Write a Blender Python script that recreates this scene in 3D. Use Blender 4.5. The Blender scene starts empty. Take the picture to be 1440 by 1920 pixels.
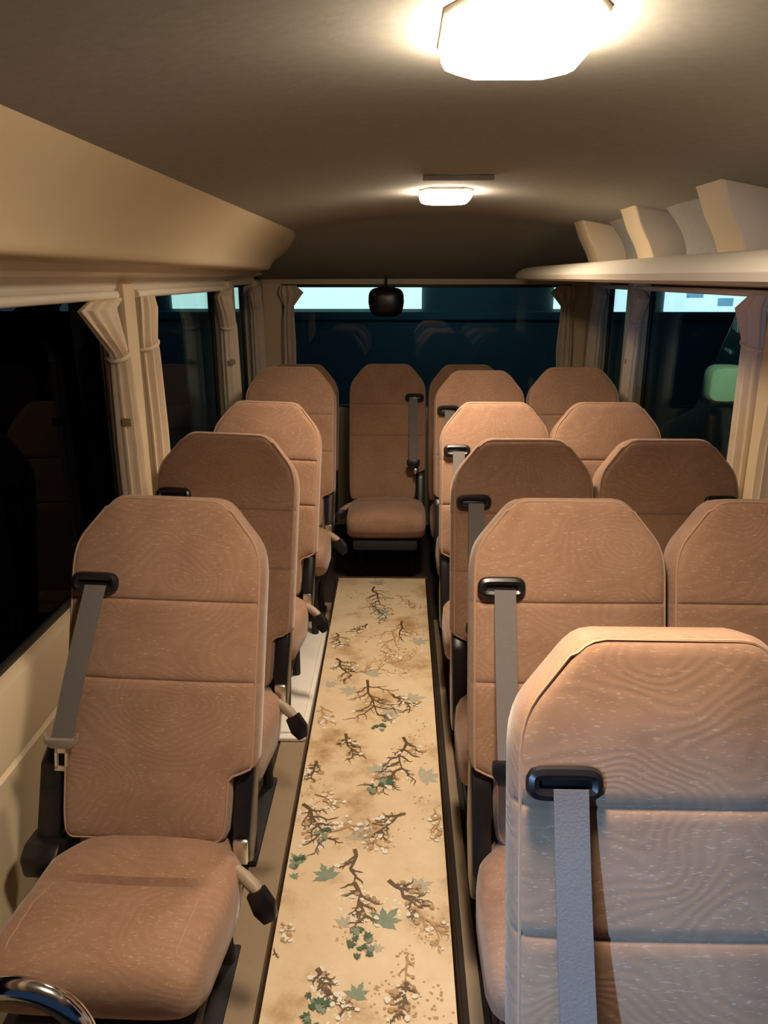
import bpy, bmesh, math, random
from mathutils import Vector, Matrix
C = bpy.context.scene.collection
PI = math.pi
# ------------------------------------------------------------------ camera
FPX = 1442.0
PITCH = math.radians(17.0)
YAW = 0.0205
scn = bpy.context.scene
cam_d = bpy.data.cameras.new('camera'); cam = bpy.data.objects.new('camera', cam_d); C.objects.link(cam)
cam_d.sensor_fit = 'VERTICAL'; cam_d.sensor_height = 24.0
cam_d.lens = FPX / 1920.0 * 24.0
cam_d.clip_start = 0.02
cam.location = (0, 0, 0)
cam.rotation_euler = (PI/2 - PITCH, 0, YAW)
scn.camera = cam
vs = scn.view_settings
vs.view_transform = 'Standard'; vs.look = 'None'; vs.exposure = 0.0; vs.gamma = 1.0; vs.use_curve_mapping = False

def ray(px, py):
    xc = (px-720)/FPX; yc = -(py-960)/FPX
    x, y, z = xc, math.cos(PITCH)+yc*math.sin(PITCH), -math.sin(PITCH)+yc*math.cos(PITCH)
    c, s = math.cos(YAW), math.sin(YAW)
    return Vector((c*x - s*y, s*x + c*y, z))
def on_z(px, py, z):
    d = ray(px, py); return d * (z/d.z)

FLOOR = -1.59
MATZ = -1.55
WL, WR = -0.90, 1.20            # inner faces of the side walls
# ------------------------------------------------------------------ materials
def new_mat(name):
    m = bpy.data.materials.new(name); m.use_nodes = True
    nt = m.node_tree; b = nt.nodes['Principled BSDF']
    return m, nt, b
def mat(name, col, rough=0.6, metal=0.0, noise=0.0, scale=30, bump=0.0, spec=0.5):
    m, nt, b = new_mat(name)
    b.inputs['Roughness'].default_value = rough; b.inputs['Metallic'].default_value = metal
    b.inputs['Specular IOR Level'].default_value = spec
    tc = nt.nodes.new('ShaderNodeTexCoord'); n = nt.nodes.new('ShaderNodeTexNoise')
    n.inputs['Scale'].default_value = scale; n.inputs['Detail'].default_value = 6
    nt.links.new(tc.outputs['Object'], n.inputs['Vector'])
    r = nt.nodes.new('ShaderNodeMix'); r.data_type = 'RGBA'
    r.inputs['A'].default_value = (*[c*(1-noise) for c in col], 1); r.inputs['B'].default_value = (*[min(1, c*(1+noise)) for c in col], 1)
    nt.links.new(n.outputs['Fac'], r.inputs['Factor']); nt.links.new(r.outputs['Result'], b.inputs['Base Color'])
    if bump:
        bp = nt.nodes.new('ShaderNodeBump'); bp.inputs['Strength'].default_value = bump; bp.inputs['Distance'].default_value = 0.002
        nt.links.new(n.outputs['Fac'], bp.inputs['Height']); nt.links.new(bp.outputs['Normal'], b.inputs['Normal'])
    return m
def fabric(name, c1, c2, fleck):
    m, nt, b = new_mat(name); L = nt.links.new; N = nt.nodes.new
    b.inputs['Roughness'].default_value = 0.92; b.inputs['Specular IOR Level'].default_value = 0.15
    b.inputs['Sheen Weight'].default_value = 0.25; b.inputs['Sheen Roughness'].default_value = 0.5
    tc = N('ShaderNodeTexCoord'); oi = N('ShaderNodeObjectInfo')
    off = N('ShaderNodeVectorMath'); off.operation = 'ADD'
    L(tc.outputs['Object'], off.inputs[0])
    mul = N('ShaderNodeMath'); mul.operation = 'MULTIPLY'; mul.inputs[1].default_value = 0.8
    L(oi.outputs['Random'], mul.inputs[0]); L(mul.outputs[0], off.inputs[1])
    # wavy woven lines
    sc = N('ShaderNodeMapping'); sc.inputs['Scale'].default_value = (5.0, 5.0, 8.0); L(off.outputs[0], sc.inputs['Vector'])
    dn = N('ShaderNodeTexNoise'); dn.inputs['Scale'].default_value = 1.3; dn.inputs['Detail'].default_value = 1; L(sc.outputs[0], dn.inputs['Vector'])
    av = N('ShaderNodeVectorMath'); av.operation = 'MULTIPLY_ADD'; av.inputs[1].default_value = (.5, .5, .5); L(dn.outputs['Color'], av.inputs[0]); L(sc.outputs[0], av.inputs[2])
    vo = N('ShaderNodeTexVoronoi'); vo.feature = 'SMOOTH_F1'; vo.inputs['Scale'].default_value = .8; vo.inputs['Smoothness'].default_value = .7; L(av.outputs[0], vo.inputs['Vector'])
    fm = N('ShaderNodeMath'); fm.operation = 'MULTIPLY'; fm.inputs[1].default_value = 125.0; L(vo.outputs['Distance'], fm.inputs[0])
    sn_ = N('ShaderNodeMath'); sn_.operation = 'SINE'; L(fm.outputs[0], sn_.inputs[0])
    w = N('ShaderNodeMath'); w.operation = 'MULTIPLY_ADD'; w.inputs[1].default_value = .5; w.inputs[2].default_value = .5; L(sn_.outputs[0], w.inputs[0])
    mp = N('ShaderNodeMapping'); mp.inputs['Rotation'].default_value = (0, math.radians(28), 0); mp.inputs['Scale'].default_value = (85, 300, 420)
    L(off.outputs[0], mp.inputs['Vector'])
    fl = N('ShaderNodeTexNoise'); fl.inputs['Scale'].default_value = 1.0; fl.inputs['Detail'].default_value = 1
    L(mp.outputs[0], fl.inputs['Vector'])
    big = N('ShaderNodeTexNoise'); big.inputs['Scale'].default_value = 9; big.inputs['Detail'].default_value = 4
    L(off.outputs[0], big.inputs['Vector'])
    m1 = N('ShaderNodeMix'); m1.data_type = 'RGBA'; m1.inputs['A'].default_value = (*c1, 1); m1.inputs['B'].default_value = (*c2, 1)
    a = N('ShaderNodeMath'); a.operation = 'MULTIPLY_ADD'; a.inputs[1].default_value = 0.27; L(w.outputs[0], a.inputs[0])
    bb = N('ShaderNodeMath'); bb.operation = 'MULTIPLY_ADD'; bb.inputs[1].default_value = 1.5; bb.inputs[2].default_value = -0.42; L(big.outputs['Fac'], bb.inputs[0]); L(bb.outputs[0], a.inputs[2])
    a.use_clamp = True
    L(a.outputs[0], m1.inputs['Factor'])
    r = N('ShaderNodeValToRGB'); r.color_ramp.elements[0].position = 0.62; r.color_ramp.elements[1].position = 0.74
    r.color_ramp.elements[0].color = (0, 0, 0, 1); r.color_ramp.elements[1].color = (.42, .42, .42, 1)
    L(fl.outputs['Fac'], r.inputs['Fac'])
    m2 = N('ShaderNodeMix'); m2.data_type = 'RGBA'; L(r.outputs['Color'], m2.inputs['Factor']); L(m1.outputs['Result'], m2.inputs['A']); m2.inputs['B'].default_value = (*fleck, 1)
    L(m2.outputs['Result'], b.inputs['Base Color'])
    bp = N('ShaderNodeBump'); bp.inputs['Strength'].default_value = 0.16; bp.inputs['Distance'].default_value = 0.001
    L(w.outputs[0], bp.inputs['Height']); L(bp.outputs['Normal'], b.inputs['Normal'])
    return m
def emis(name, col, s):
    m, nt, b = new_mat(name)
    b.inputs['Base Color'].default_value = (*col, 1); b.inputs['Emission Color'].default_value = (*col, 1); b.inputs['Emission Strength'].default_value = s
    return m
def glass(name, tint, base_refl=0.05, gain=1.0):
    m, nt, b = new_mat(name); nt.nodes.remove(b); N = nt.nodes.new; L = nt.links.new
    out = nt.nodes['Material Output']
    t = N('ShaderNodeBsdfTransparent'); t.inputs['Color'].default_value = (*tint, 1)
    g = N('ShaderNodeBsdfGlossy'); g.inputs['Roughness'].default_value = 0.015; g.inputs['Color'].default_value = (.8, .9, 1, 1)
    f = N('ShaderNodeFresnel'); f.inputs['IOR'].default_value = 1.5
    mm = N('ShaderNodeMath'); mm.operation = 'MULTIPLY'; mm.inputs[1].default_value = gain; L(f.outputs[0], mm.inputs[0])
    mx = N('ShaderNodeMixShader'); L(mm.outputs[0], mx.inputs['Fac']); L(t.outputs[0], mx.inputs[1]); L(g.outputs[0], mx.inputs[2])
    L(mx.outputs[0], out.inputs['Surface'])
    return m
M = {}
M['velour'] = fabric('velour', (.29, .160, .100), (.395, .232, .152), (.62, .47, .37))
M['piping'] = mat('piping', (.42, .265, .175), .7, noise=.1, scale=120)
M['headliner'] = mat('headliner', (.335, .32, .285), .95, noise=.12, scale=60, bump=.25, spec=.1)
M['vinyl'] = mat('vinyl', (.72, .58, .38), .5, noise=.05, scale=8, bump=.05)
M['ivory'] = mat('ivory', (.90, .82, .68), .55, noise=.05, scale=8)
M['curtain'] = mat('curtain', (.76, .63, .48), .9, noise=.12, scale=25, bump=.2, spec=.1)
M['tag'] = mat('tag', (.36, .27, .14), .7)
M['black'] = mat('black', (.012, .010, .012), .32, noise=.2, scale=40)
M['blackmatt'] = mat('blackmatt', (.014, .012, .013), .75, noise=.2, scale=40)
M['webbing'] = mat('webbing', (.165, .145, .14), .7, noise=.15, scale=300, bump=.3)
M['sleeve'] = mat('sleeve', (.36, .27, .19), .5, noise=.08)
M['chrome'] = mat('chrome', (.82, .82, .84), .12, 1.0)
M['steel'] = mat('steel', (.85, .82, .78), .28, 1.0)
M['greyplastic'] = mat('greyplastic', (.30, .25, .21), .45)
M['rubber'] = mat('rubber', (.008, .008, .010), .5)
M['carpet'] = mat('carpet', (.030, .022, .018), .95, noise=.4, scale=90, bump=.4)
M['floorvinyl'] = mat('floorvinyl', (.30, .215, .135), .5, noise=.1)
M['whiteplastic'] = mat('whiteplastic', (.86, .80, .72), .35, noise=.03)
M['edging'] = mat('edging', (.085, .05, .03), .35, noise=.2)
M['leaf'] = mat('leaf', (.21, .27, .185), .5, noise=.35, scale=45)
M['palegrey'] = mat('palegrey', (.46, .42, .32), .5, noise=.15, scale=60)
M['twig'] = mat('twig', (.12, .065, .025), .5, noise=.5, scale=50)
M['twiggold'] = mat('twiggold', (.47, .29, .14), .5, noise=.3, scale=50)
M['darkgreen'] = mat('darkgreen', (.05, .11, .055), .5, noise=.5, scale=60)
M['blossom'] = mat('blossom', (.80, .78, .68), .5, noise=.1, scale=60)
M['asphalt'] = mat('asphalt', (.03, .03, .035), .9, noise=.4, scale=8)
M['outwall'] = mat('outwall', (.12, .17, .18), .8, noise=.3, scale=2)
M['carpaint'] = mat('carpaint', (.04, .075, .08), .3, noise=.1)
M['mintplastic'] = mat('mintplastic', (.72, .76, .46), .35, noise=.12, scale=9)
M['lens'] = emis('lens', (1.0, .82, .61), 76.0)
M['shoplight'] = emis('shoplight', (.86, 1.0, .90), 2.6)
M['shoplightblue'] = emis('shoplightblue', (.85, .93, 1.0), 3.6)
M['signblue'] = emis('signblue', (.25, .5, 1.0), .9)
M['glass'] = glass('window_glass', (.55, .68, .68), gain=.45)
M['glassdark'] = glass('dark_glass', (.10, .11, .14), gain=.12)
M['carglass'] = mat('carglass', (.10, .24, .23), .12)
# patterned vinyl runner: cream ground with golden blotches
def runner_mat():
    m, nt, b = new_mat('runner_vinyl'); N = nt.nodes.new; L = nt.links.new
    b.inputs['Roughness'].default_value = .42
    tc = N('ShaderNodeTexCoord'); n = N('ShaderNodeTexNoise'); n.inputs['Scale'].default_value = 3.2; n.inputs['Detail'].default_value = 7; n.inputs['Roughness'].default_value = .68
    L(tc.outputs['Object'], n.inputs['Vector'])
    r = N('ShaderNodeValToRGB'); e = r.color_ramp.elements
    e[0].position = .53; e[0].color = (.74, .56, .36, 1); e[1].position = .66; e[1].color = (.44, .27, .12, 1)
    x = e.new(.40); x.color = (.80, .63, .43, 1)
    L(n.outputs['Fac'], r.inputs['Fac']); L(r.outputs['Color'], b.inputs['Base Color'])
    return m
M['runner'] = runner_mat()

# ------------------------------------------------------------------ mesh builder
class MB:
    def __init__(s): s.v = []; s.f = []; s.mi = []; s.sm = []
    def add(s, vs_, fs, mi=0, smooth=True):
        b = len(s.v); s.v += [tuple(p) for p in vs_]
        for f in fs: s.f.append([b+i for i in f]); s.mi.append(mi); s.sm.append(smooth)
        return s
    def box(s, lo, hi, bev=0.0, mi=0, mtx=None, seg=2):
        bm = bmesh.new(); bmesh.ops.create_cube(bm, size=1)
        for v in bm.verts: v.co = Vector([lo[i] + (v.co[i]+.5)*(hi[i]-lo[i]) for i in range(3)])
        if bev: bmesh.ops.bevel(bm, geom=bm.edges[:], offset=bev, segments=seg, affect='EDGES', profile=.5)
        s.bm(bm, mi, mtx, bool(bev)); return s
    def bm(s, bm, mi=0, mtx=None, smooth=True):
        if mtx is not None: bmesh.ops.transform(bm, matrix=mtx, verts=bm.verts)
        bm.verts.index_update()
        s.add([v.co[:] for v in bm.verts], [[v.index for v in f.verts] for f in bm.faces], mi, smooth); bm.free(); return s
    def prism(s, pts, axis, a, b, bev=0.0, mi=0, mtx=None, smooth=None):
        """polygon pts (2D) extruded along axis from a to b; the 2D axes are the other two in xyz order"""
        bm = bmesh.new()
        def mk(p, t):
            if axis == 'x': return (t, p[0], p[1])
            if axis == 'y': return (p[0], t, p[1])
            return (p[0], p[1], t)
        va = [bm.verts.new(mk(p, a)) for p in pts]; vb = [bm.verts.new(mk(p, b)) for p in pts]
        n = len(pts)
        bm.faces.new(va); bm.faces.new(vb[::-1])
        for i in range(n): bm.faces.new((va[i], vb[i], vb[(i+1) % n], va[(i+1) % n]))
        bmesh.ops.recalc_face_normals(bm, faces=bm.faces)
        if bev: bmesh.ops.bevel(bm, geom=bm.edges[:], offset=bev, segments=2, affect='EDGES', profile=.5)
        s.bm(bm, mi, mtx, bool(bev) if smooth is None else smooth); return s
    def tube(s, path, r, n=10, mi=0, closed=False, flat=1.0):
        path = [Vector(p) for p in path]; m = len(path); rs = r if isinstance(r, (list, tuple)) else [r]*m
        up = None; vs_ = []; fs = []
        for i, p in enumerate(path):
            a = path[(i-1) % m] if (closed or i > 0) else p; b = path[(i+1) % m] if (closed or i < m-1) else p
            t = (b-a).normalized()
            if up is None:
                up = Vector((0, 0, 1)) if abs(t.z) < .9 else Vector((1, 0, 0))
            up = (up - t*up.dot(t)).normalized(); sd = t.cross(up)
            for k in range(n):
                an = 2*PI*k/n; vs_.append(p + (up*math.cos(an) + sd*math.sin(an)*flat)*rs[i])
        for i in range(m if closed else m-1):
            for k in range(n):
                j = (i+1) % m
                fs.append([i*n+k, i*n+(k+1) % n, j*n+(k+1) % n, j*n+k])
        if not closed: fs += [list(range(n))[::-1], [(m-1)*n+k for k in range(n)]]
        return s.add(vs_, fs, mi)
    def loft(s, rings, mi=0, caps=True, smooth=True):
        n = len(rings[0]); vs_ = [p for r in rings for p in r]; fs = []
        for i in range(len(rings)-1):
            for k in range(n): fs.append([i*n+k, i*n+(k+1) % n, (i+1)*n+(k+1) % n, (i+1)*n+k])
        if caps: fs += [list(range(n))[::-1], [(len(rings)-1)*n+k for k in range(n)]]
        return s.add(vs_, fs, mi, smooth)
    def ribbon(s, path, wvec, th, mi=0):
        """flat strap: path points, width vector, thickness along path normal"""
        path = [Vector(p) for p in path]; w = Vector(wvec)/2; rings = []
        for i, p in enumerate(path):
            t = (path[min(i+1, len(path)-1)]-path[max(i-1, 0)]).normalized()
            nn = t.cross(w).normalized()*th/2
            rings.append([p-w-nn, p+w-nn, p+w+nn, p-w+nn])
        return s.loft(rings, mi, smooth=False)
    def build(s, name, mats, parent=None, fixn=True):
        me = bpy.data.meshes.new(name); me.from_pydata(s.v, [], s.f)
        for m in (mats if isinstance(mats, (list, tuple)) else [mats]): me.materials.append(m)
        me.polygons.foreach_set('material_index', s.mi); me.polygons.foreach_set('use_smooth', s.sm)
        me.update()
        if fixn:
            bm = bmesh.new(); bm.from_mesh(me); bmesh.ops.recalc_face_normals(bm, faces=bm.faces); bm.to_mesh(me); bm.free()
        if any(s.sm):
            try: me.set_sharp_from_angle(angle=math.radians(40))
            except Exception: pass
        o = bpy.data.objects.new(name, me); C.objects.link(o)
        if parent: o.parent = parent
        return o
def tag(o, label=None, cat=None, group=None, kind=None):
    if label: o['label'] = label
    if cat: o['category'] = cat
    if group: o['group'] = group
    if kind: o['kind'] = kind
    return o
def empty(name, loc=(0, 0, 0), rot=(0, 0, 0)):
    o = bpy.data.objects.new(name, None); C.objects.link(o); o.location = loc; o.rotation_euler = rot; o.empty_display_size = .05
    return o
def struct(o): o['kind'] = 'structure'; return o
def copy_tree(o, parent=None):
    c = o.copy(); C.objects.link(c)
    if parent: c.parent = parent
    for ch in list(o.children): copy_tree(ch, c)
    return c
def interp(tab, x):
    if x <= tab[0][0]: return tab[0][1]
    for (a, fa), (b, fb) in zip(tab, tab[1:]):
        if x <= b: return fa + (fb-fa)*(x-a)/(b-a)
    return tab[-1][1]

# ================================================================== SETTING
Y0, Y1 = -0.35, 4.90
def ceil_z(x, y):
    z = 0.268 - 0.066*((x-0.155)/0.655)**2 if abs(x-.155) < .66 else .268 - .066*(1+2.2*(abs(x-.155)-.66)/.655)
    t = max(0, min(1, (y-3.80)/(Y1-3.80)))
    drop = t*t*(3-2*t)*.40 + .60*t
    zr = -0.015
    return z*(1-drop) + zr*drop
m = MB(); nx, ny = 48, 60; V = []; F = []
for j in range(ny+1):
    y = Y0 + (Y1+.03-Y0)*j/ny
    for i in range(nx+1):
        x = WL-.05 + (WR-WL+.10)*i/nx; V.append((x, y, ceil_z(x, y)))
nn = len(V); V += [(a, b, c+.03) for a, b, c in V]
for j in range(ny):
    for i in range(nx):
        a = j*(nx+1)+i; q = [a, a+1, a+nx+2, a+nx+1]
        F.append(q[::-1]); F.append([k+nn for k in q])
m.add(V, F)
struct(m.build('ceiling', M['headliner'], fixn=False))
m = MB().box((WL-.05, Y0, FLOOR-.05), (WR+.05, Y1+.04, FLOOR)); struct(m.build('floor', M['carpet']))

SILL, TOP = -0.89, -0.035
def side_wall(name, xin, sg, panes, pillars):
    """sg -1 left, +1 right; inner face at xin"""
    m = MB()
    def bx(y0, y1, z0, z1, bev=.006, din=0): 
        x0, x1 = sorted((xin-sg*din, xin+sg*.06)); m.box((x0, y0, z0), (x1, y1, z1), bev)
    # lower panel with a soft sill roll and armrest ledge
    prof = [(xin+sg*.06, FLOOR), (xin+sg*.06, SILL-.005), (xin+sg*.02, SILL), (xin-sg*.004, SILL-.012), (xin-sg*.018, SILL-.05), (xin-sg*.020, SILL-.17),
            (xin-sg*.008, SILL-.175), (xin-sg*.006, SILL-.182), (xin-sg*.020, SILL-.19), (xin-sg*.024, FLOOR+.0)]
    m.prism(prof, 'y', Y0+.2, Y1, smooth=False)
    bx(Y0+.2, Y1, TOP, .03)
    for a, b in pillars: bx(a, b, SILL-.02, TOP+.02, .02, .06)
    return struct(m.build(name, M['vinyl']))
PL = [(2.42, 2.53), (3.93, 4.05), (4.70, 4.90)]
PR = [(2.38, 2.50), (3.94, 4.06), (4.70, 4.90)]
side_wall('wall_left', WL, -1, None, PL)
side_wall('wall_right', WR, 1, None, PR)
# rear wall: lower door panel, header, corner posts
m = MB()
m.box((WL-.05, Y1, FLOOR), (WR+.05, Y1+.06, -.80), .006)
m.box((WL-.05, Y1, -.045), (WR+.05, Y1+.06, .02), .006)
m.box((WL-.05, Y1, -.82), (WL+.17, Y1+.06, -.03), .01); m.box((WR-.15, Y1, -.82), (WR+.05, Y1+.06, -.03), .01)
struct(m.build('wall_rear', M['vinyl']))
# windows: rubber frame with the pane as its child
wn = [0]
def window(axis, pos, a0, a1, z0, z1, gm):
    wn[0] += 1
    m = MB(); t = .022; d = .012
    def bx(a, b, c, e):
        if axis == 'x': m.box((pos-d, a, c), (pos+d, b, e), .004)
        else: m.box((a, pos-d, c), (b, pos+d, e), .004)
    bx(a0, a1, z0, z0+t); bx(a0, a1, z1-t, z1); bx(a0, a0+t, z0+t, z1-t); bx(a1-t, a1, z0+t, z1-t)
    fr = struct(m.build('window_%d' % wn[0], M['rubber']))
    p = MB(); h = .003
    lo, hi = ((pos-h, a0+t*.6, z0+t*.6), (pos+h, a1-t*.6, z1-t*.6)) if axis == 'x' else ((a0+t*.6, pos-h, z0+t*.6), (a1-t*.6, pos+h, z1-t*.6))
    p.box(lo, hi); p.build('pane', gm, fr)
    return fr
for sg, xin, pil in ((-1, WL, PL), (1, WR, PR)):
    ys = [Y0+.22] + [v for p in pil for v in p]
    for k in range(3):
        window('x', xin+sg*.035, ys[2*k], ys[2*k+1], SILL, TOP, M['glassdark'] if (sg < 0 and k == 0) else M['glass'])
window('y', Y1+.03, WL+.16, WR-.14, -.81, -.04, M['glass'])

# ---------------- left overhead duct (boxed, lit face) and its dark underside
def duct_ring(y, k=1.0):
    t = max(0, (y-3.75)/(4.62-3.75)); t = min(1, t); e = t*t
    top = ceil_z(-.49, y); xb = -.635 - .16*e; xt = -.485 - .30*e
    zb = .035
    zt = max(zb+.02, top+.006)
    # profile from ceiling corner down the face, round the lip and back to the wall
    pts = [(xt, zt)]
    for q in range(1, 6): 
        f = q/6; pts.append((xt+(xb-xt)*f - .018*math.sin(PI*f), zt+(zb+.02-zt)*f))
    pts += [(xb, zb+.02), (xb-.004, zb+.008), (xb-.016, zb), (xb-.06, zb-.006), (WL+.03, zb-.002), (WL-.02, zb+.0), (WL-.02, zt)]
    return [(a, y, b) for a, b in pts]
m = MB(); m.loft([duct_ring(Y0+.22+(4.62-Y0-.22)*i/60) for i in range(61)])
tag(m.build('overhead_duct', M['vinyl']), 'long boxed beige overhead duct running above the left windows', 'air duct')
m = MB()
prof = [(WL-.01, .033), (WL-.01, -.045), (WL+.028, -.042), (WL+.034, -.03), (WL+.036, .0), (WL+.10, .012), (WL+.10, .033)]
m.prism(prof, 'y', Y0+.22, 4.72, smooth=False)
struct(m.build('trim_1', M['ivory']))
# ---------------- right overhead shelf with bright lip
def shelf_ring(y):
    t = max(0, (y-4.15)/(4.72-4.15)); e = t*t
    x0 = .605 + .10*e; zt = .050 - .02*e
    pts = [(x0, .008), (x0+.016, .026), (x0+.045, zt-.006), (x0+.10, zt+.002), (WR+.0, zt+.012), (WR, -.014), (x0+.10, -.018), (x0+.03, -.015), (x0+.008, -.008)]
    return [(a, y, b) for a, b in pts]
m = MB(); m.loft([shelf_ring(Y0+.22+(4.72-Y0-.22)*i/50) for i in range(51)])
tag(m.build('overhead_shelf', M['ivory']), 'long ivory overhead shelf with rounded lip above the right windows', 'shelf')
# dark curved side lining above the shelf, and the pale ribs that stand on it
m = MB(); rows = []
for j in range(41):
    y = Y0+.22 + (4.72-Y0-.22)*j/40
    zc = ceil_z(1.0, y)
    rows.append([(1.02+.13*math.sin(q/8*PI/2), y, max(.055, zc)+.01+(.055-max(.055, zc)-.01)*(q/8)) for q in range(9)])
V = [p for r in rows for p in r]; F = [[j*9+q, j*9+q+1, (j+1)*9+q+1, (j+1)*9+q] for j in range(40) for q in range(8)]
n0 = len(V); V += [(a+.02, b, c) for a, b, c in V]; F += [[k+n0 for k in f] for f in F]
m.add(V, F); struct(m.build('trim_2', M['headliner'], fixn=False))
ribs = [(3.30, .775, 1.03, 'farthest of the curved roof ribs above the right shelf'), (2.62, .785, 1.04, 'middle curved roof rib above the right shelf'), (1.93, .785, 1.05, 'nearest curved roof rib above the right shelf, beside the photo edge')]
for y, xa, xb, lab in ribs:
    m = MB(); zc = ceil_z(xa-.04, y)+.004
    pts = [(xa+.03, .052), (xa+.010, .10), (xa-.02, .15), (xa-.045, zc-.008), (xa-.05, zc)]
    pts += [(xa+.06, ceil_z(xa+.06, y)+.004), (xb-.05, ceil_z(xb-.05, y)+.003), (xb+.02, .15), (xb+.055, .10), (xb+.06, .052)]
    m.prism(pts, 'y', y, y+.17, .006)
    pr = tag(m.build('roof_rib', M['vinyl']), lab, 'roof rib', 'roof ribs above the right shelf')
# padded dark side lining between the ribs
for ya_, yb2, lab in ((2.84, 3.22, 'dark padded roof side lining between the two farthest ribs'), (2.14, 2.55, 'dark padded roof side lining between the middle and nearest ribs'), (Y0+.25, 1.86, 'dark padded roof side lining nearest the camera on the right')):
    rings = []
    for q in range(9):
        y = ya_ + (yb2-ya_)*q/8; k = 1-.25*abs(q/4-1)**3
        pr_ = [(.80+.085*math.sin(t/8*PI/2)**.9*1.0, (ceil_z(.80, y)+.004)*(1-t/8)+.056*t/8) for t in range(9)]
        rings.append([(a+.03*(1-k), y, b) for a, b in pr_] + [(1.14, y, .056), (1.14, y, ceil_z(1.14, y)+.004)])
    m = MB(); m.loft(rings); tag(m.build('roof_lining', M['headliner']), lab, 'roof lining', 'dark roof linings above the right shelf')
# curtain rails on both sides
m = MB(); m.tube([(WL+.045, y, -.052) for y in (Y0+.25, 2.38)], .013); 
tag(m.build('curtain_rail', M['ivory']), 'ivory curtain rail over the large front left window', 'curtain rail', 'curtain rails')
m = MB(); m.tube([(WL+.045, y, -.052) for y in (2.56, 3.9)], .013)
tag(m.build('curtain_rail', M['ivory']), 'ivory curtain rail over the second left window', 'curtain rail', 'curtain rails')
m = MB(); m.tube([(WR-.045, y, -.052) for y in (Y0+.25, 4.6)], .011)
tag(m.build('curtain_rail', M['ivory']), 'curtain rail tucked under the right overhead shelf', 'curtain rail', 'curtain rails')

# ================================================================== LAMPS
def lamp():
    r = empty('dome_lamp')
    def octo(w, l, c, z): return [(-w+c, -l, z), (w-c, -l, z), (w, -l+c*1.5, z), (w, l-c*.8, z), (w-c*.8, l, z), (-w+c*.8, l, z), (-w, l-c*.8, z), (-w, -l+c*1.5, z)]
    b = MB(); b.loft([octo(.102, .122, .04, .02), octo(.102, .122, .04, -.003), octo(.100, .120, .04, -.006), octo(.098, .118, .04, -.006)])
    b.build('bezel', M['ivory'], r)
    l = MB(); l.loft([octo(.098, .118, .040, -.004), octo(.097, .117, .040, -.020), octo(.091, .110, .040, -.031), octo(.078, .096, .036, -.038), octo(.03, .04, .015, -.041)])
    l.build('lens', M['lens'], r)
    return r
L1 = lamp(); L1.scale = (.85, .95, .9); L1.location = (.130, .972, .266); tag(L1, 'large bright dome lamp on the ceiling nearest the camera', 'ceiling lamp', 'dome lamps on the ceiling')
L2 = copy_tree(L1); L2.location = (.145, 2.70, .266); tag(L2, 'smaller looking bright dome lamp on the ceiling toward the rear', 'ceiling lamp', 'dome lamps on the ceiling')
m = MB(); m.box((.06, 2.28, .254), (.255, 2.31, .2665), .003); tag(m.build('ceiling_slot', M['headliner']), 'thin raised strip on the ceiling just before the rear dome lamp', 'ceiling strip')

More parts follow.
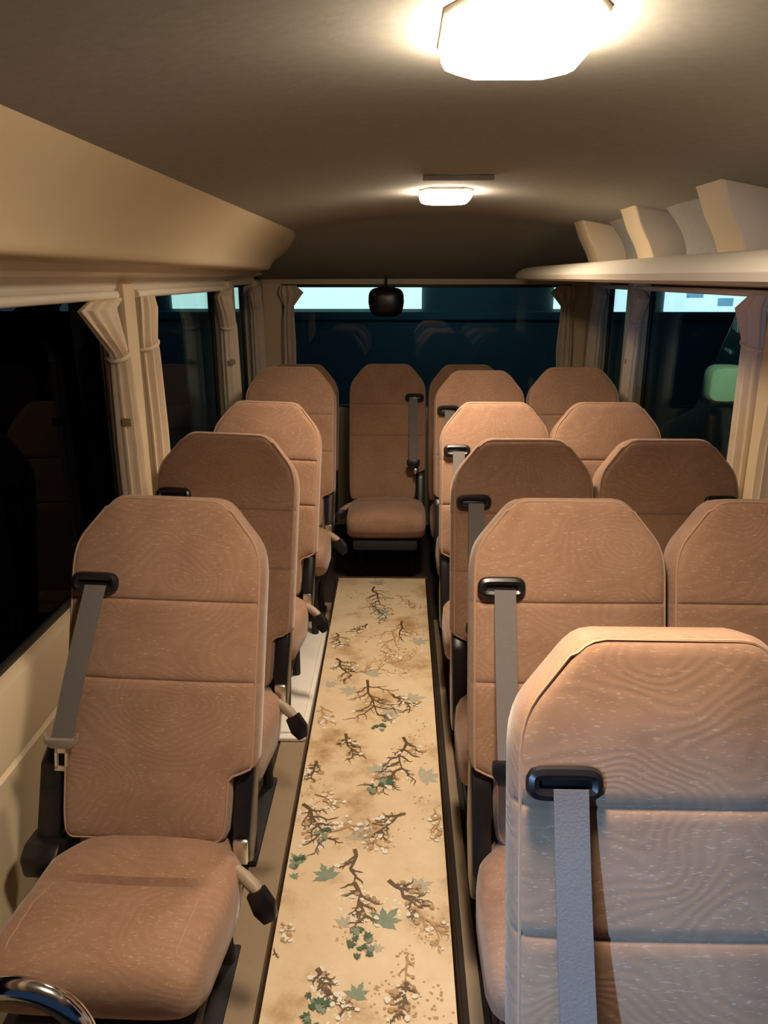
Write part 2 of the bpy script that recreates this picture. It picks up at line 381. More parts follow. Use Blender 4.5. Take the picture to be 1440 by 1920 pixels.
# ================================================================== SEATS
W, LEN, TH = .215, .765, .10      # half width, length, thickness of a backrest
REC = math.radians(17.5)
base_tab = [(0, .44), (.003, .52), (.009, .575), (.018, .625), (.03, .675), (.085, .885), (.10, .93), (.115, .96), (.135, .985), (.165, 1.0), (.55, 1.0), (.70, .985), (.745, .965), (.758, .94), (.765, .89)]
def side_fn(notch):
    def hw(s):
        b = interp(base_tab, s)*W
        if notch and s > .59:
            k = min(1, (s-.59)/.03); k = k*k*(3-2*k); b -= .052*k
        return b
    return hw
def backrest(notch, parent):
    hl = side_fn(notch < 0); hr = side_fn(notch > 0)
    S = [0, .003, .009, .018, .03, .042, .055, .07, .085, .10, .115, .135] + [.16+.0225*i for i in range(19)] + [.585, .594, .603, .612, .622, .64, .67, .70, .725, .745, .755, .761, .765]
    extra = []
    for sm in (.230, .405): extra += [sm-.008, sm-.003, sm, sm+.003, sm+.008]
    S = sorted(set(S+extra))
    out = [(-hl(s), s) for s in S] + [(hr(s), s) for s in S[::-1]]
    segs = list(zip(out, out[1:]+out[:1]))
    def dist(x, y):
        best = 9
        for (ax, ay), (bx, by) in segs:
            dx, dy = bx-ax, by-ay; q = dx*dx+dy*dy
            t = 0 if q == 0 else max(0, min(1, ((x-ax)*dx+(y-ay)*dy)/q))
            d = (ax+t*dx-x)**2+(ay+t*dy-y)**2
            if d < best: best = d
        return math.sqrt(best)
    nc = 26; R = .022
    def depth(x, s, d):
        y = 0
        dd = min(d, R); y += R - math.sqrt(max(0, R*R-(R-dd)**2))
        y -= .010*min(1, d/.12)                                   # pillow
        if abs(x) < W*.98:
            for sm in (.230, .405):
                y += .005*math.exp(-((s-sm)/.0035)**2)*min(1, d/.012)
        return y
    mb = MB(); fr = []; bk = []
    for s in S:
        a, b = -hl(s), hr(s)
        for i in range(nc+1):
            u = i/nc; u = .5-.5*math.cos(PI*u); u = .35*(i/nc)+.65*u
            x = a+(b-a)*u; d = dist(x, s)
            fr.append((x, depth(x, s, d), -s)); dd = min(d, R)
            bk.append((x, TH-(R-math.sqrt(max(0, R*R-(R-dd)**2))), -s))
    n = nc+1; k = len(S); F = []
    for j in range(k-1):
        for i in range(nc): F.append([j*n+i, j*n+i+1, (j+1)*n+i+1, (j+1)*n+i])
    o = len(fr); F += [[q+o for q in f[::-1]] for f in F]
    ring = [j*n for j in range(k)] + [(k-1)*n+i for i in range(1, n)] + [j*n+nc for j in range(k-2, -1, -1)] + [i for i in range(nc-1, 0, -1)]
    for q in range(len(ring)):
        a, b = ring[q], ring[(q+1) % len(ring)]; F.append([a, b, b+o, a+o])
    # local -s axis leaned back by the recline; origin at top of backrest
    c, sn = math.cos(REC), math.sin(REC)
    def tr(p):
        x, y, z = p; z += LEN
        return (x, y*c + z*sn, .40 - y*sn + z*c)
    mb.add([tr(p) for p in fr+bk], F)
    br = mb.build('backrest', M['velour'], parent)
    # piping line round the front edge
    pts = []
    for x, s in out:
        ix = x*(1-.009/W); iz = s + (.008 if s < .03 else 0) - (.008 if s > .74 else 0)
        pts.append((ix, .0045, -iz))
    cl = [pts[0]]
    for p in pts[1:]:
        if (Vector(p)-Vector(cl[-1])).length > .006: cl.append(p)
    pm = MB(); pm.tube([tr(p) for p in cl], .0028, 6, closed=True); pm.build('piping', M['piping'], br)
    return tr
def seat(notch, guide, buckle, tall=0.0, belt='side', cush_skew=0.0, leg_dy=0.0):
    r = empty('passenger_seat')
    tr = backrest(notch, r)
    # cushion: lofted along y with rounded section, tapered at the rear corners
    rings = []
    for (y, w, zt, zb) in ((-.357, .164, .376, .342), (-.352, .186, .389, .328), (-.342, .196, .404, .312), (-.322, .204, .417, .296), (-.27, .208, .426, .258), (-.17, .210, .420, .258), (-.124, .210, .414, .258), (-.115, .210, .400, .258), (-.106, .209, .419, .258), (-.06, .205, .424, .258), (-.02, .196, .410, .258), (.015, .17, .405, .262), (.06, .16, .385, .27)):
        h = (zt-zb); ring = []
        for q in range(28):
            a = 2*PI*q/28; cx, cz = math.cos(a), math.sin(a)
            px = math.copysign(abs(cx)**.42, cx); pz = math.copysign(abs(cz)**.42, cz)
            dip = .012*(1-px*px)*(1 if pz > 0 else 0)
            skew = cush_skew*(1-max(0, min(1, (y+.352)/.33)))
            groove = 1.0 if abs(px) < .70 else 0.0
            zz = zb+h/2+pz*h/2 + dip
            if abs(y+.115) < .001 and pz > .5 and not groove: zz += .014
            ring.append((px*w*(1+skew*4) if px < 0 else px*w-skew, y-(.024*(1-px*px) if -.125 < y < -.1 else 0), zz))
        rings.append(ring)
    m = MB(); m.loft(rings); cu = m.build('cushion', M['velour'], r)
    for sx in (-1, 1):
        m = MB(); k = sx*(1+.10*(sx < 0)) if cush_skew else sx; o_ = cush_skew if sx > 0 else 0
        m.tube([(k*.160-o_, -.350, .355), (k*.164-o_, -.345, .396), (k*.162-o_, -.29, .424), (k*.158-o_*.6, -.20, .424), (k*.146-o_*.3, -.135, .414)], .0018, 6); m.build('piping', M['piping'], cu)
    m = MB(); m.box((-.175, -.32, .215), (.165, .05, .268), .012); m.build('seat_pan', M['blackmatt'], r)
    for sx in (-1, 1):
        m = MB()
        m.tube([(sx*.14, -.22+leg_dy, .225), (sx*.14, -.23+leg_dy, .05-tall), (sx*.14, -.23+leg_dy, .012-tall)], .016, 8)
        m.tube([(sx*.14, .02, .225), (sx*.14, .06, .05-tall), (sx*.14, .06, .012-tall)], .016, 8)
        m.box((sx*.14-.022, -.27+leg_dy, -tall), (sx*.14+.022, .11, .018-tall), .005)
        m.build('leg', M['blackmatt'], r)
    # belt guide: black frame with a slot on the backrest face
    gx, gs = guide*.150, .196
    rot = Matrix.Translation(tr((gx, 0, -gs))) @ Matrix.Rotation(-REC, 4, 'X')
    m = MB(); bw, bh = .050, .021
    for q in range(1):
        path = []
        for a in range(24):
            t = 2*PI*a/24; cx, sz = math.cos(t), math.sin(t)
            path.append(rot @ Vector((math.copysign(abs(cx)**.35, cx)*(bw-.008), -.014, math.copysign(abs(sz)**.5, sz)*(bh-.007))))
        m.tube(path, .010, 8, closed=True)
    m.box((-bw+.006, -.013, -bh+.004), (bw-.006, .006, bh-.004), .003, 0, rot)
    m.build('belt_guide', M['black'], r)
    # webbing down the face
    path = []; end = .53 if belt == 'side' else .56
    x1 = guide*.205 if belt == 'side' else guide*.150
    for q in range(15):
        s = gs+.004 + (end-gs)*q/14; f = q/14
        path.append(tr((gx-guide*.006+(x1-gx)*f**1.0, -.026-.012*math.sin(PI*min(1, f*1.3)*.6)-(.06*f*f if belt == 'straight' else 0), -s)))
    m = MB(); m.ribbon(path, (.046, 0, 0), .0022)
    wb = m.build('belt_webbing', M['webbing'], r)
    e = path[-1]; tz = Matrix.Translation(e) @ Matrix.Rotation(-REC*.6, 4, 'X')
    if belt == 'side':
        m = MB(); m.prism([(-.036, .018), (-.030, .004), (.030, .004), (.036, .018), (.036, -.004), (.022, -.018), (-.022, -.018), (-.036, -.004)], 'y', -.008, .008, .003, 0, tz)
        tg = m.build('tongue_grip', M['greyplastic'], wb)
        m = MB()
        for a in ((-.016, -.018, -.062, -.006), (.006, .016, -.062, -.018)): pass
        m.box((-.015, -.002, -.066), (-.007, .002, -.016), .0012, 0, tz); m.box((.007, -.002, -.066), (.015, .002, -.016), .0012, 0, tz)
        m.box((-.015, -.002, -.070), (.015, .002, -.058), .0012, 0, tz); m.box((-.015, -.002, -.030), (.015, .002, -.015), .0012, 0, tz)
        m.build('tongue', M['steel'], wb)
    else:
        m = MB(); m.prism([(-.034, .020), (.034, .020), (.036, -.006), (.024, -.030), (-.024, -.030), (-.036, -.006)], 'y', -.010, .010, .004, 0, tz); m.build('tongue_grip', M['black'], wb)
        m = MB(); m.box((.004, -.002, -.058), (.022, .002, -.026), .0012, 0, tz); m.build('tongue', M['steel'], wb)
    # retractor cover on the belt side, low and behind the face
    m = MB(); inner = notch == guide
    if inner:
        pr = [(.15, .53), (.10, .56), (.075, .555), (.05, .52), (.01, .42), (-.02, .34), (-.01, .27), (.06, .27), (.13, .36)]; x0, x1_ = sorted((guide*.166, guide*.210))
    else:
        pr = [(.16, .56), (.11, .575), (.065, .55), (.02, .42), (.0, .35), (.02, .28), (.10, .28), (.15, .36)]; x0, x1_ = sorted((guide*.214, guide*.268))
    m.prism(pr, 'x', x0, x1_, .008)
    if not inner: m.prism([(-.04, .375), (-.01, .395), (.05, .39), (.05, .31), (-.03, .32)], 'x', *sorted((guide*.205, guide*.285)), .008)
    m.build('retractor_cover', M['black'], r)
    if not inner:
        # recliner on the aisle side: black hinge cover, pale pivot and lever
        q = notch
        m = MB(); x0, x1_ = sorted((q*.166, q*.206))
        m.prism([(.16, .55), (.135, .575), (.10, .57), (.075, .545), (.02, .41), (.02, .35), (.06, .31), (.11, .36)], 'x', x0, x1_, .008)
        rc = m.build('recliner_cover', M['black'], r)
        m = MB(); m.tube([(q*.178, .082, .555), (q*.184, .066, .556)], .014, 12); m.build('pivot', M['steel'], rc)
        m = MB(); m.box((q*.188-.016, -.002, .355), (q*.188+.016, .012, .415), .004); m.build('lever', M['steel'], rc)
    if buckle:
        b = buckle
        m = MB(); m.tube([(b*.190, -.055, .392), (b*.212, -.068, .384), (b*.232, -.080, .374), (b*.244, -.088, .366)], [.013, .015, .015, .012], 10)
        st = m.build('buckle_sleeve', M['sleeve'], r)
        m = MB(); mt = Matrix.Translation((b*.252, -.096, .348)) @ Matrix.Rotation(b*math.radians(-32), 4, 'Y') @ Matrix.Rotation(math.radians(-15), 4, 'X')
        m.prism([(-.020, .028), (.020, .028), (.025, -.014), (.014, -.042), (-.014, -.042), (-.025, -.014)], 'y', -.012, .012, .003, 0, mt)
        m.build('buckle', M['black'], st)
    return r
G = 'brown velour passenger seats facing forward in rows'
XL, XI, XO = -.512, .373, .806
rowY = [1.39, 2.05, 2.76, 3.43]
A = seat(1, -1, 1, cush_skew=.03)
A2 = seat(1, -1, 1, tall=.06)
B = seat(-1, -1, 0, belt='straight')
B2 = seat(-1, -1, 0, tall=.045, belt='straight')
Cc = seat(1, 1, 0, belt='straight')
D = seat(1, 1, -1, belt='straight', leg_dy=.15)
C2 = seat(1, 1, 0, tall=.06, belt='straight')
used = set()
def put(proto, x, y, lab, dz=0.0, roll=0.0):
    o = proto if proto.name not in used else copy_tree(proto)
    used.add(proto.name); o.location = (x, y, FLOOR+dz); o.rotation_euler = (0, roll, 0)
    tag(o, lab, 'seat', G); return o
RL = math.radians(2.0)
put(A, XL-.034, rowY[0], 'brown velour seat nearest the camera on the left, cushion and steel belt tongue in view', roll=RL)
put(A, XL-.042, rowY[1]-.02, 'brown left side seat directly behind the left seat nearest the camera', roll=RL, dz=.018)
put(A, XL-.046, rowY[2], 'third brown seat from the camera in the single left column', roll=RL)
put(A2, XL-.008, rowY[3], 'rearmost brown seat of the left column, beside the rear left curtain', dz=.06)
put(B, .372, .718, 'large greyish lit velour seat in the right foreground, belt hanging down its front')
put(B, XI, rowY[0], 'brown aisle seat on the right, directly behind the greyish foreground seat')
put(B, XI, rowY[1], 'second brown aisle seat on the right behind the foreground seat')
put(B, XI, rowY[2], 'third brown aisle seat on the right, brightly lit along its top under the rear lamp')
put(B2, XI+.005, rowY[3], 'rearmost brown aisle seat of the right column, next to the rear bench middle seat', dz=.045)
put(Cc, XO+.005, rowY[0], 'brown window seat cut by the right photo edge, behind the foreground seat')
put(Cc, XO, rowY[1], 'dark brown right window seat in front of the curtained right pillar')
put(Cc, XO, rowY[2], 'third brown window seat from the camera in the outer right column')
put(C2, XO+.012, rowY[3], 'rearmost brown window seat on the right, below the rear right curtain', dz=.06)
put(D, -.068, 4.12, 'dark rear bench seat facing straight down the aisle', dz=0)
put(Cc, .375, 4.10, 'dark rear bench seat mostly hidden behind the right aisle seats', dz=0)
put(Cc, -.56, 4.10, 'dark rear bench seat mostly hidden behind the last left seat', dz=0)

# ================================================================== AISLE RUNNER
random.seed(4)
cn = [on_z(485, 1920, MATZ), on_z(858, 1920, MATZ), on_z(797, 1085, MATZ), on_z(635, 1085, MATZ)]
xl0, xl1, xr0, xr1 = cn[0].x, cn[3].x, cn[1].x, cn[2].x
ya, yb = cn[0].y, cn[2].y
def xl(y): return xl0+(xl1-xl0)*(y-ya)/(yb-ya)
def xr(y): return xr0+(xr1-xr0)*(y-ya)/(yb-ya)
run = MB(); yn = ya-.55
V = []; 
top = [(xl(yn), yn), (xr(yn), yn), (xr(yb), yb), (xl(yb), yb)]
run.add([(x, y, MATZ) for x, y in top] + [(x, y, FLOOR) for x, y in top], [[0, 1, 2, 3], [7, 6, 5, 4], [0, 4, 5, 1], [1, 5, 6, 2], [2, 6, 7, 3], [3, 7, 4, 0]], 0, False)
root = run
pat = MB(); lvl = [0]
def clipx(x, y):
    return min(max(x, xl(y)+.004), xr(y)-.004)
cnt = [0]
def zz(): cnt[0] += 1; return MATZ + .0002 + .0000003*cnt[0]
def poly(pts, mi):
    z = zz(); ar = sum(pts[i-1].x*pts[i].y-pts[i].x*pts[i-1].y for i in range(len(pts)))
    if ar < 0: pts = pts[::-1]
    pat.add([(clipx(p.x, p.y), min(p.y, yb-.004), z) for p in pts], [list(range(len(pts)))], mi, False)
def stroke(a, b, wa, wb, mi):
    d = Vector((b.x-a.x, b.y-a.y, 0)); n = Vector((-d.y, d.x, 0)).normalized()
    poly([a+n*wa, b+n*wb, b-n*wb, a-n*wa], mi)
def twig(a, b, w, depth, mi, wander=.35):
    if depth == 2: lvl[0] += 1
    n = 5; pts = [a.lerp(b, i/n) for i in range(n+1)]; L = (b-a).length
    nrm = Vector((-(b-a).y, (b-a).x, 0)).normalized()
    for i in range(1, n): pts[i] = pts[i] + nrm*random.uniform(-1, 1)*L*.09
    for i in range(n): stroke(pts[i], pts[i+1], w*(1-.65*i/n), w*(1-.65*(i+1)/n), mi)
    if depth > 0:
        for i in range(1, n+1):
            for _ in range(2 if depth > 1 else 1):
                an = random.choice((-1, 1))*random.uniform(.5, 1.2); dv = (b-a).normalized(); dv = Matrix.Rotation(an, 3, 'Z') @ dv
                twig(pts[i], pts[i]+dv*L*random.uniform(.22, .45), w*.55, depth-1, mi)
    else:
        if random.random() < .35: blob(pts[-1], random.uniform(.004, .009), 4 if random.random() < .6 else 3)
def blob(c, r, mi):
    k = 7; poly([c+Vector((math.cos(2*PI*i/k), math.sin(2*PI*i/k), 0))*r*random.uniform(.7, 1.2) for i in range(k)], mi)
def maple(c, r, ang, mi):
    lvl[0] += 1
    pts = []
    for i in range(5):
        a = ang + (i-2)*.82; R = r*(1.0, .95, 1.1, .95, 1.0)[i] if i else r*.85
        if i == 2: R = r*1.15
        pts += [(a-.26, R*.68), (a-.12, R*.74), (a, R), (a+.12, R*.74), (a+.26, R*.68), (a+.41, r*.44)]
    pts = pts[:-1] + [(ang+PI-.5, r*.42), (ang+PI, r*.30), (ang+PI+.5, r*.42)]
    z = zz(); V = [(clipx(c.x, c.y), c.y, z)]
    for a, R in pts:
        p = c+Vector((math.cos(a)*R, math.sin(a)*R, 0)); V.append((clipx(p.x, p.y), min(p.y, yb-.004), z))
    n = len(pts); pat.add(V, [[0, 1+i, 1+(i+1) % n] for i in range(n)], mi, False)
def zp(x, y): return on_z(420+x*.4478, 1060+y*.4478, MATZ)
LEAF, GREY, TW, GOLD, BLOS, DG = 0, 1, 2, 3, 4, 5
def cloud(x, y, r, n, mi):
    lvl[0] += 1
    c = zp(x, y)
    for _ in range(int(n*(.55 if mi == GOLD else .8))):
        a = random.uniform(0, 2*PI); q = r*math.sqrt(random.random())
        blob(c+Vector((math.cos(a)*q, math.sin(a)*q*1.2, 0)), random.uniform(.002, .005), mi)
# pale blossoms and golden foliage behind the branches
for x, y, r, n in ((720, 290, .10, 60), (810, 270, .06, 40), (700, 410, .09, 50), (800, 640, .07, 40), (800, 770, .08, 60), (860, 1010, .06, 30), (380, 960, .07, 70), (700, 1100, .07, 50), (870, 1490, .06, 60), (560, 120, .06, 40), (810, 180, .06, 40), (670, 1800, .055, 60), (860, 1860, .06, 90), (760, 1640, .03, 30), (500, 1540, .03, 20), (590, 1590, .03, 12)):
    cloud(x, y, r, n, GOLD)
for x, y, r, n in ((500, 420, .05, 25), (640, 600, .05, 25), (380, 1040, .06, 50), (545, 1400, .05, 60), (740, 1400, .045, 40), (420, 1760, .045, 60), (480, 1860, .035, 40), (690, 880, .05, 40), (400, 1140, .04, 30)):
    cloud(x, y, r, n, BLOS)
for x, y, r, a, mi in ((810, 320, .055, .3, GREY), (665, 195, .05, 2, GREY), (530, 525, .05, 2.8, GREY), (690, 620, .055, .4, GREY), (790, 558, .05, .2, GREY), (440, 500, .035, .2, GREY), (640, 860, .05, 1.0, GREY), (842, 885, .058, .2, GREY), (585, 1130, .058, 1.7, GREY), (620, 455, .05, 1, GREY), (500, 1500, .028, 1, GREY), (785, 1480, .022, .5, GREY), (310, 1240, .036, 2.2, LEAF), (432, 1300, .046, 2.0, LEAF), (815, 1345, .040, .4, GREY), (672, 1490, .050, .9, LEAF), (555, 1800, .034, 1.2, LEAF), (292, 1305, .018, 1, LEAF), (640, 75, .06, 1, GREY), (640, 1605, .018, .2, GREY), (680, 905, .030, 2, LEAF)):
    maple(zp(x, y), r, a, mi)
for x0, y0, x1, y1, w, d, mi in ((630, 90, 655, 165, .006, 2, TW), (720, 125, 800, 165, .005, 2, GOLD), (745, 230, 655, 355, .006, 2, GOLD), (745, 235, 735, 300, .006, 1, TW), (600, 245, 555, 275, .005, 2, TW), (470, 285, 485, 330, .004, 2, TW), (470, 390, 535, 460, .006, 2, TW), (540, 450, 780, 395, .004, 2, GOLD), (600, 480, 640, 620, .006, 2, TW), (705, 540, 775, 590, .006, 2, TW), (405, 590, 430, 650, .004, 2, GOLD), (510, 705, 540, 790, .006, 2, TW), (750, 720, 745, 850, .006, 2, TW), (745, 850, 640, 930, .005, 2, TW), (385, 820, 365, 890, .005, 2, TW), (330, 1000, 425, 1140, .006, 2, TW), (425, 1130, 540, 1090, .003, 2, GOLD), (760, 1040, 630, 1125, .005, 2, TW), (600, 1060, 640, 1170, .003, 2, GOLD), (547, 1190, 545, 1330, .006, 1, TW), (545, 1330, 595, 1470, .006, 2, TW), (545, 1240, 490, 1265, .004, 1, TW), (690, 1320, 810, 1430, .006, 2, TW), (800, 1430, 900, 1560, .004, 2, GOLD), (240, 1500, 280, 1560, .003, 2, GOLD), (205, 1600, 220, 1640, .003, 1, TW), (390, 1690, 440, 1790, .006, 2, TW), (430, 1780, 500, 1860, .005, 2, TW), (765, 1745, 740, 1870, .006, 2, TW), (765, 1640, 745, 1760, .004, 1, GOLD), (880, 1020, 905, 1120, .003, 2, GOLD), (380, 960, 470, 1000, .003, 2, GOLD), (620, 170, 680, 215, .003, 2, DG)):
    twig(zp(x0, y0), zp(x1, y1), w, d, mi)
for x, y, r, n in ((580, 1580, .034, 16), (620, 940, .016, 6), (650, 670, .03, 7), (420, 1130, .025, 7), (380, 1860, .030, 14), (310, 1245, .02, 5), (680, 900, .022, 6)):
    c = zp(x, y)
    for k in range(n):
        a = random.uniform(0, 2*PI); q = r*math.sqrt(random.random())
        maple(c+Vector((math.cos(a)*q, math.sin(a)*q*1.4, 0)), random.uniform(.009, .018), random.uniform(0, 6), DG if random.random() < .6 else LEAF)
rm = MB(); rm.v = run.v[:]; rm.f = run.f[:]; rm.mi = run.mi[:]; rm.sm = run.sm[:]
rm.add(pat.v, [f for f in pat.f]); 
rm.mi = run.mi[:] + [k+1 for k in pat.mi]; rm.sm = run.sm[:] + pat.sm
rr = rm.build('aisle_runner', [M['runner'], M['leaf'], M['palegrey'], M['twig'], M['twiggold'], M['blossom'], M['darkgreen']], fixn=False)
tag(rr, 'cream vinyl aisle runner printed with twigs and green maple leaves between the seat columns', 'floor runner')
m = MB()
for a, b in (((xl(yn)-.008, yn), (xl(yb)-.008, yb)), ((xr(yn)+.008, yn), (xr(yb)+.008, yb)), ((xl(yb)-.014, yb+.008), (xr(yb)+.014, yb+.008))):
    m.tube([(a[0], a[1], (MATZ+FLOOR)/2+.003), (b[0], b[1], (MATZ+FLOOR)/2+.003)], .0225, 4, flat=.34)
m.build('edging', M['edging'], rr)
# bare beige floor strip beside the runner on both sides, a floor fitting
m = MB()
m.prism([(xl(.7)-.12, .7), (xl(.7)-.018, .7), (xl(3.6)-.018, 3.6), (xl(3.6)-.10, 3.6)], 'z', FLOOR, FLOOR+.006)
tag(m.build('floor_strip', M['floorvinyl']), 'narrow bare beige floor strip along the left edge of the patterned runner', 'floor strip')
m = MB()
m.prism([(xr(.7)+.03, .7), (xr(.7)+.065, .7), (xr(3.4)+.05, 3.4), (xr(3.4)+.03, 3.4)], 'z', FLOOR, FLOOR+.008)
tag(m.build('floor_strip', M['floorvinyl']), 'thin beige floor strip in the gap right of the patterned runner', 'floor strip')
# white plastic panel on the floor left of the runner
w0 = on_z(560, 1385, FLOOR+.02); w1 = on_z(595, 1165, FLOOR+.02)
m = MB(); m.box((w0.x-.11, w0.y, FLOOR+.006), (xl(w0.y)-.020, w1.y, FLOOR+.022), .007); 
m.box((w0.x-.09, w0.y+.03, FLOOR+.02), (xl(w0.y)-.038, w1.y-.03, FLOOR+.030), .009)
tag(m.build('floor_panel', M['whiteplastic']), 'white plastic panel on the floor left of the runner, beside the second left seat', 'floor panel')

# ================================================================== GRAB RAIL
m = MB(); cx, cy, cz = -.496, .76, -.968
path = [(cx-.20, cy+.16, FLOOR+.02), (cx-.16, cy+.10, -1.20)]
path = []
Rr = .088
for q in range(25):
    a = PI - PI*q/24
    path.append((cx+Rr*math.cos(a), cy, cz+Rr*math.sin(a)))
path = [(cx-Rr, cy, FLOOR+.012), (cx-Rr, cy, -1.3)] + path + [(cx+Rr, cy, -1.3), (cx+Rr, cy, FLOOR+.012)]
m.tube(path, .0155, 14)
gr = tag(m.build('grab_rail', M['chrome']), 'curved chrome grab rail at the lower left corner before the left seat', 'grab rail')
for sx in (-1, 1):
    m = MB(); m.tube([(cx+sx*Rr, cy, FLOOR), (cx+sx*Rr, cy, FLOOR+.014)], .035, 16); m.build('foot_flange', M['chrome'], gr)

# ================================================================== CURTAINS
def curtain(levels, axis, base, lab, tie=None, sg=1, patch=None, seed=1):
    """levels: (z, centre along wall, half width, half depth); axis 'x': hangs along a side wall at x=base"""
    rnd = random.Random(seed); n = 72; rings = []
    lv = []
    z_lin = 0
    for (a, b) in zip(levels, levels[1:]):
        for q in range(5):
            f = q/5; e = f*f*(3-2*f); lv.append(tuple(a[i]+(b[i]-a[i])*(f if i == 0 or z_lin > a[0] > -.3 else e) for i in range(4)))
    lv.append(levels[-1])
    ph = rnd.uniform(0, 6)
    for z, c, hw, hd in lv:
        ring = []
        for k in range(n):
            a = 2*PI*k/n; w = 1+.42*math.sin(9*a+ph)
            u = c + hw*math.cos(a)*(1+.05*math.sin(9*a+ph)); d = base + hd*math.sin(a)*w
            ring.append((d, u, z) if axis == 'x' else (u, d, z))
        rings.append(ring)
    m = MB(); m.loft(rings); o = m.build('curtain', M['curtain'])
    tag(o, lab, 'curtain', 'tied back beige curtains')
    if tie:
        z, c, hw, hd = tie; pts = []
        for k in range(24):
            a = 2*PI*k/24; u, d = c+hw*math.cos(a), base+hd*math.sin(a)
            pts.append((d, u, z+.014*math.cos(a)) if axis == 'x' else (u, d, z+.014*math.cos(a)))
        t = MB(); t.tube(pts, .006, 6, closed=True); t.build('tie_band', M['curtain'], o)
    if patch:
        z, c = patch; t = MB(); t.box((base-sg*.020-.014, c-.046, z-.012), (base-sg*.020+.014, c-.042, z+.012), .001); t.build('cloth_label', M['tag'], o)
    return o
xb = WL+.055
curtain([(-.060, 2.31, .075, .012), (-.066, 2.27, .125, .014), (-.088, 2.21, .135, .016), (-.215, 2.325, .046, .020), (-.235, 2.335, .040, .024), (-.5, 2.345, .052, .030), (-1.0, 2.36, .058, .030)], 'x', xb,
        'beige curtain flared at its top on the near side of the front left pillar', (-.225, 2.332, .047, .030), -1, (-.42, 2.33), 1)
curtain([(-.06, 2.62, .05, .022), (-.10, 2.625, .058, .026), (-.20, 2.595, .045, .028), (-.24, 2.60, .046, .03), (-.5, 2.62, .05, .03), (-1.0, 2.63, .05, .03)], 'x', xb,
        'beige curtain with a cord tie on the far side of the front left pillar', (-.215, 2.60, .054, .036), -1, None, 2)
curtain([(-.055, 3.86, .04, .022), (-.09, 3.80, .085, .026), (-.17, 3.84, .045, .028), (-.24, 3.875, .035, .03), (-.6, 3.89, .04, .032), (-1.0, 3.89, .04, .03)], 'x', xb,
        'beige curtain tied against the second left pillar', (-.23, 3.87, .042, .036), -1, (-.40, 3.87), 3)
curtain([(-.055, 4.66, .04, .022), (-.10, 4.62, .07, .026), (-.2, 4.66, .035, .028), (-.6, 4.67, .035, .03), (-1.0, 4.67, .035, .03)], 'x', xb,
        'beige curtain in the rear left corner beside the last left window', None, -1, None, 4)
yb_ = Y1-.045
curtain([(-.05, WL+.22, .045, .022), (-.09, WL+.235, .075, .026), (-.17, WL+.22, .03, .024), (-.25, WL+.215, .035, .028), (-.4, WL+.215, .04, .03), (-.75, WL+.21, .035, .03)], 'y', yb_,
        'beige curtain at the left edge of the rear window', None, 1, None, 5)
curtain([(-.05, WR-.20, .045, .022), (-.09, WR-.215, .075, .026), (-.17, WR-.195, .03, .024), (-.25, WR-.19, .035, .028), (-.4, WR-.19, .045, .03), (-.75, WR-.18, .035, .03)], 'y', yb_,
        'beige curtain at the right edge of the rear window', None, 1, None, 6)
xb = WR-.055
curtain([(-.055, 2.30, .05, .022), (-.10, 2.25, .09, .026), (-.2, 2.30, .05, .028), (-.5, 2.33, .05, .032), (-1.0, 2.33, .05, .03)], 'x', xb,
        'beige curtain on the near side of the front right pillar, at the right photo edge', (-.21, 2.30, .055, .036), 1, None, 7)
curtain([(-.055, 2.56, .05, .022), (-.10, 2.62, .09, .026), (-.2, 2.56, .05, .028), (-.5, 2.54, .05, .032), (-1.0, 2.54, .05, .03)], 'x', xb,
        'beige curtain on the far side of the front right pillar', (-.21, 2.56, .055, .036), 1, None, 8)
curtain([(-.055, 3.88, .04, .018), (-.10, 3.80, .08, .020), (-.2, 3.87, .03, .022), (-.5, 3.90, .032, .026), (-1.0, 3.90, .032, .026)], 'x', xb,
        'beige curtain on the second right pillar above the third right window seat', (-.21, 3.87, .036, .028), 1, (-.40, 3.92), 9)
curtain([(-.055, 4.64, .05, .022), (-.10, 4.60, .08, .026), (-.2, 4.64, .045, .028), (-.5, 4.66, .045, .032), (-1.0, 4.66, .045, .03)], 'x', xb,
        'beige curtain in the rear right corner beside the last right window', None, 1, None, 10)

# ================================================================== REAR MIRROR
r = empty('rear_view_mirror', (-.085, 4.78, -.02))
m = MB(); rings = []
for (y, k, dz) in ((-.020, .80, 0), (-.026, .55, 0)): pass
prof = [(.030, .96), (.020, 1.0), (-.002, 1.0), (-.022, .90), (-.034, .70), (-.040, .40)]
for y, k in prof:
    ring = []
    for q in range(28):
        a = 2*PI*q/28; cx_, sz = math.cos(a), math.sin(a)
        px, pz = math.copysign(abs(cx_)**.55, cx_), math.copysign(abs(sz)**.55, sz)
        ring.append((px*.107*k*(1-.10*max(0, -pz)), y, -.125+pz*.086*k))
    rings.append(ring)
m.loft(rings); hs = m.build('housing', M['black'], r)
m = MB(); m.tube([(0, .0, .02), (0, 0, -.045)], .007, 8); m.build('stalk', M['black'], r)
m = MB(); m.loft([[(p[0]*.94, .031, -.125+(p[2]+.125)*.94) for p in rings[0]], [(p[0]*.90, .034, -.125+(p[2]+.125)*.90) for p in rings[0]]]); m.build('mirror_face', M['chrome'], r)
tag(r, 'small black rounded mirror hanging at the top of the rear window', 'mirror')

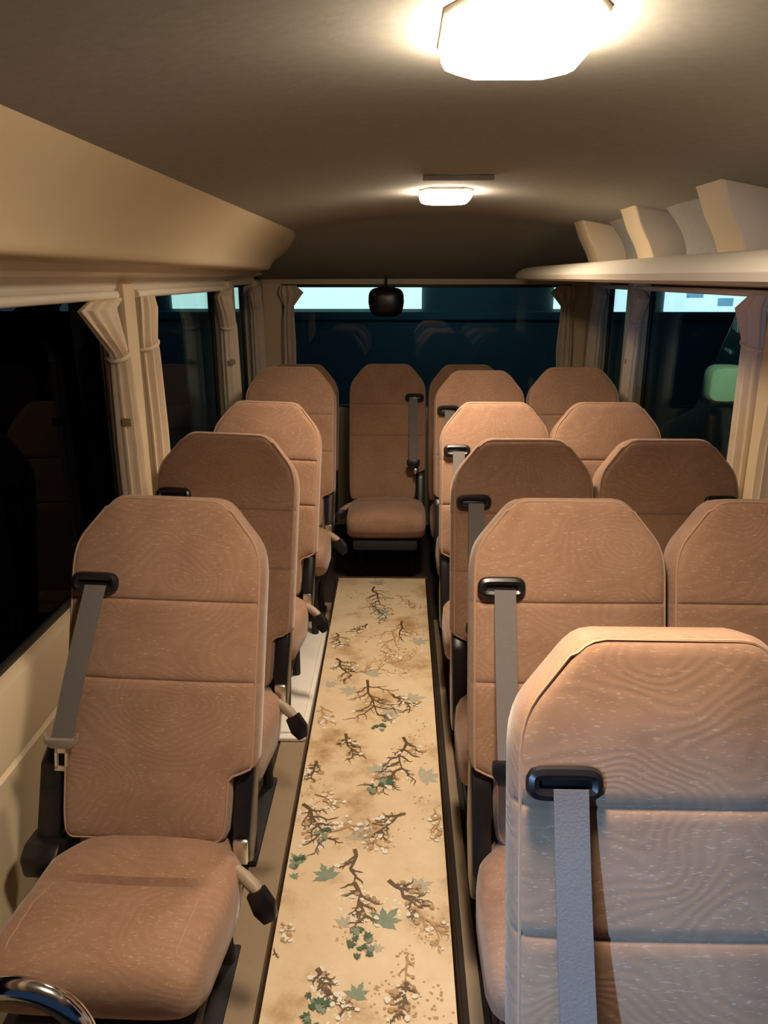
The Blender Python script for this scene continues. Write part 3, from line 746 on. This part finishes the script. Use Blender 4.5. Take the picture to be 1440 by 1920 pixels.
# ================================================================== OUTSIDE
m = MB(); m.box((-14, -6, FLOOR-.75), (14, 22, FLOOR-.70)); struct(m.build('ground', M['asphalt']))
b = empty('shop_building', (0, 12, FLOOR-.70))
zb = -(FLOOR-.70)
m = MB(); m.box((-9, .02, 0), (12, 1.0, zb+2.6)); m.build('facade', M['outwall'], b)
def pane(x0, x1, z0, z1, mt): 
    m = MB(); m.box((x0, -.03, zb+z0), (x1, .03, zb+z1), .004); m.build('lit_pane', mt, b)
pane(-3.45, .32, -.46, .9, M['shoplight']); pane(2.30, 3.05, -.46, .9, M['shoplight'])
pane(3.2, 3.75, -.50, .9, M['shoplightblue']); pane(3.95, 5.45, -.50, .9, M['shoplightblue'])
for x0, x1, z0, z1 in ((4.25, 4.5, -.30, -.12), (4.72, 4.95, -.42, -.30), (5.05, 5.3, -.20, -.12), (3.55, 3.7, -.35, -.20)):
    m = MB(); m.box((x0, -.05, zb+z0), (x1, -.028, zb+z1), .002); m.build('sign', M['signblue'], b)
m = MB(); m.box((-9, -.06, zb-.62), (12, .03, zb-.50), .01); m.build('ledge', M['outwall'], b)
tag(b, 'lit shop building seen through the rear glass behind the seats', 'building')
# neighbouring vehicle through the right window
vx = 2.05
def on_x(px, py, x): d = ray(px, py); return d*(x/d.x)
pt, pb, pm_ = on_x(1392, 572, vx), on_x(1312, 752, vx), on_x(1357, 720, vx-.10)
v = empty('parked_van', (vx, 3.0, FLOOR-.70)); zf = -(FLOOR-.70)
ty, tz_, by, bz = pt.y-3.0, pt.z+zf, pb.y-3.0, pb.z+zf
side = [(-3.2, .35), (-3.2, zf+.06), (-3.0, zf+.09), (ty-.5, zf+.09), (ty-.05, tz_+.06), (ty+.05, tz_), (by+.05, bz), (by+.10, bz-.06), (by+.75, bz-.30), (by+.8, .5), (by+.5, .35)]
m = MB(); m.prism([(y, z) for y, z in side], 'x', 0, 1.6, .02); m.build('body', M['carpaint'], v)
win = [(ty-1.2, bz), (ty-1.2, tz_), (ty-.01, tz_), (ty+.02, tz_-.02), (by, bz+.04), (by-.02, bz)]
m = MB(); m.prism(win, 'x', -.006, .012, .003); m.build('side_window', M['carglass'], v)
for (pxa, pya, ww, hh) in ((1382, 606, .075, .085), (1366, 656, .11, .022)):  # white patches modelled on the glass as painted tube-light reflections
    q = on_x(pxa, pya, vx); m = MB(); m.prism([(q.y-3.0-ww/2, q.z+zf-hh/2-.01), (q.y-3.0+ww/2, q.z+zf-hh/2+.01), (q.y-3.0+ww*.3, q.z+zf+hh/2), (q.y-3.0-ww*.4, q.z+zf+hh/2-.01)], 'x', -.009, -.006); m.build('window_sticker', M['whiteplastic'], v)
for y, n in ((by+.1, 1), (-2.2, 2)):
    m = MB(); m.tube([(-.02, y, .33), (.22, y, .33)], .33, 24); m.build('wheel', M['blackmatt'], v)
m = MB(); mt = Matrix.Translation((-.10, pm_.y-3.0, pm_.z+zf)); rings = []
for y, k in ((-.06, .5), (-.05, .85), (-.02, 1.0), (.03, 1.0), (.06, .85), (.07, .5)):
    rings.append([mt @ Vector((math.copysign(abs(math.cos(a))**.5, math.cos(a))*.115*k, y, math.copysign(abs(math.sin(a))**.5, math.sin(a))*.115*k)) for a in [2*PI*q/24 for q in range(24)]])
m.loft(rings); m.tube([mt @ Vector((.07, .01, -.09)), (.03, pm_.y-2.95, pm_.z+zf-.12)], .02, 8); m.build('wing_mirror', M['mintplastic'], v)['label'] = 'pale green wing mirror'
tag(v, 'dark parked vehicle with a pale green wing mirror beyond the right window', 'vehicle')

# ================================================================== LIGHT
w = bpy.data.worlds.new('night'); scn.world = w; w.use_nodes = True
bg = w.node_tree.nodes['Background']; bg.inputs['Color'].default_value = (.10, .22, .45, 1); bg.inputs['Strength'].default_value = .12
def spot(name, loc, tgt, col, e, ang, rad=.05, blend=.5):
    d = bpy.data.lights.new(name, 'SPOT'); d.energy = e; d.color = col; d.spot_size = math.radians(ang); d.spot_blend = blend; d.shadow_soft_size = rad
    o = bpy.data.objects.new(name, d); C.objects.link(o); o.location = loc
    o.rotation_euler = (Vector(tgt)-Vector(loc)).to_track_quat('-Z', 'Y').to_euler(); return o
spot('street_lamp_ahead', (-2.2, -2.6, .55), (.45, .90, -1.04), (.26, .56, 1.0), 980, 13, .05, .8)
spot('street_lamp_far', (-1.3, -3.4, -.02), (1.14, 3.2, -.10), (.22, .48, 1.0), 170, 8.5, .05, .8)  # added cool spot that tints the right pillars blue, not an actual lamp
pl_ = bpy.data.lights.new('shop_wall_lamp', 'POINT'); pl_.energy = 20; pl_.color = (.5, .8, 1.0); pl_.shadow_soft_size = .1  # added unseen point light that washes the facade brighter
po_ = bpy.data.objects.new('shop_wall_lamp', pl_); C.objects.link(po_); po_.location = (.8, 10.4, .3)
spot('street_lamp_beside', (1.68, 1.3, 1.3), (2.0, 4.5, -.45), (.80, 1.0, .75), 620, 24, .1)  # added unseen spot to brighten the van's wing mirror

def lamp_light(src, e):
    d = bpy.data.lights.new('dome_lamp_light', 'AREA'); d.shape = 'RECTANGLE'; d.size = .15; d.size_y = .19; d.energy = e; d.color = (1.0, .82, .61); d.spread = math.radians(124)
    o = bpy.data.objects.new('dome_lamp_light', d); C.objects.link(o); o.location = (src.location.x, src.location.y, .266-.044)
lamp_light(L1, 7.0); lamp_light(L2, 8.0)
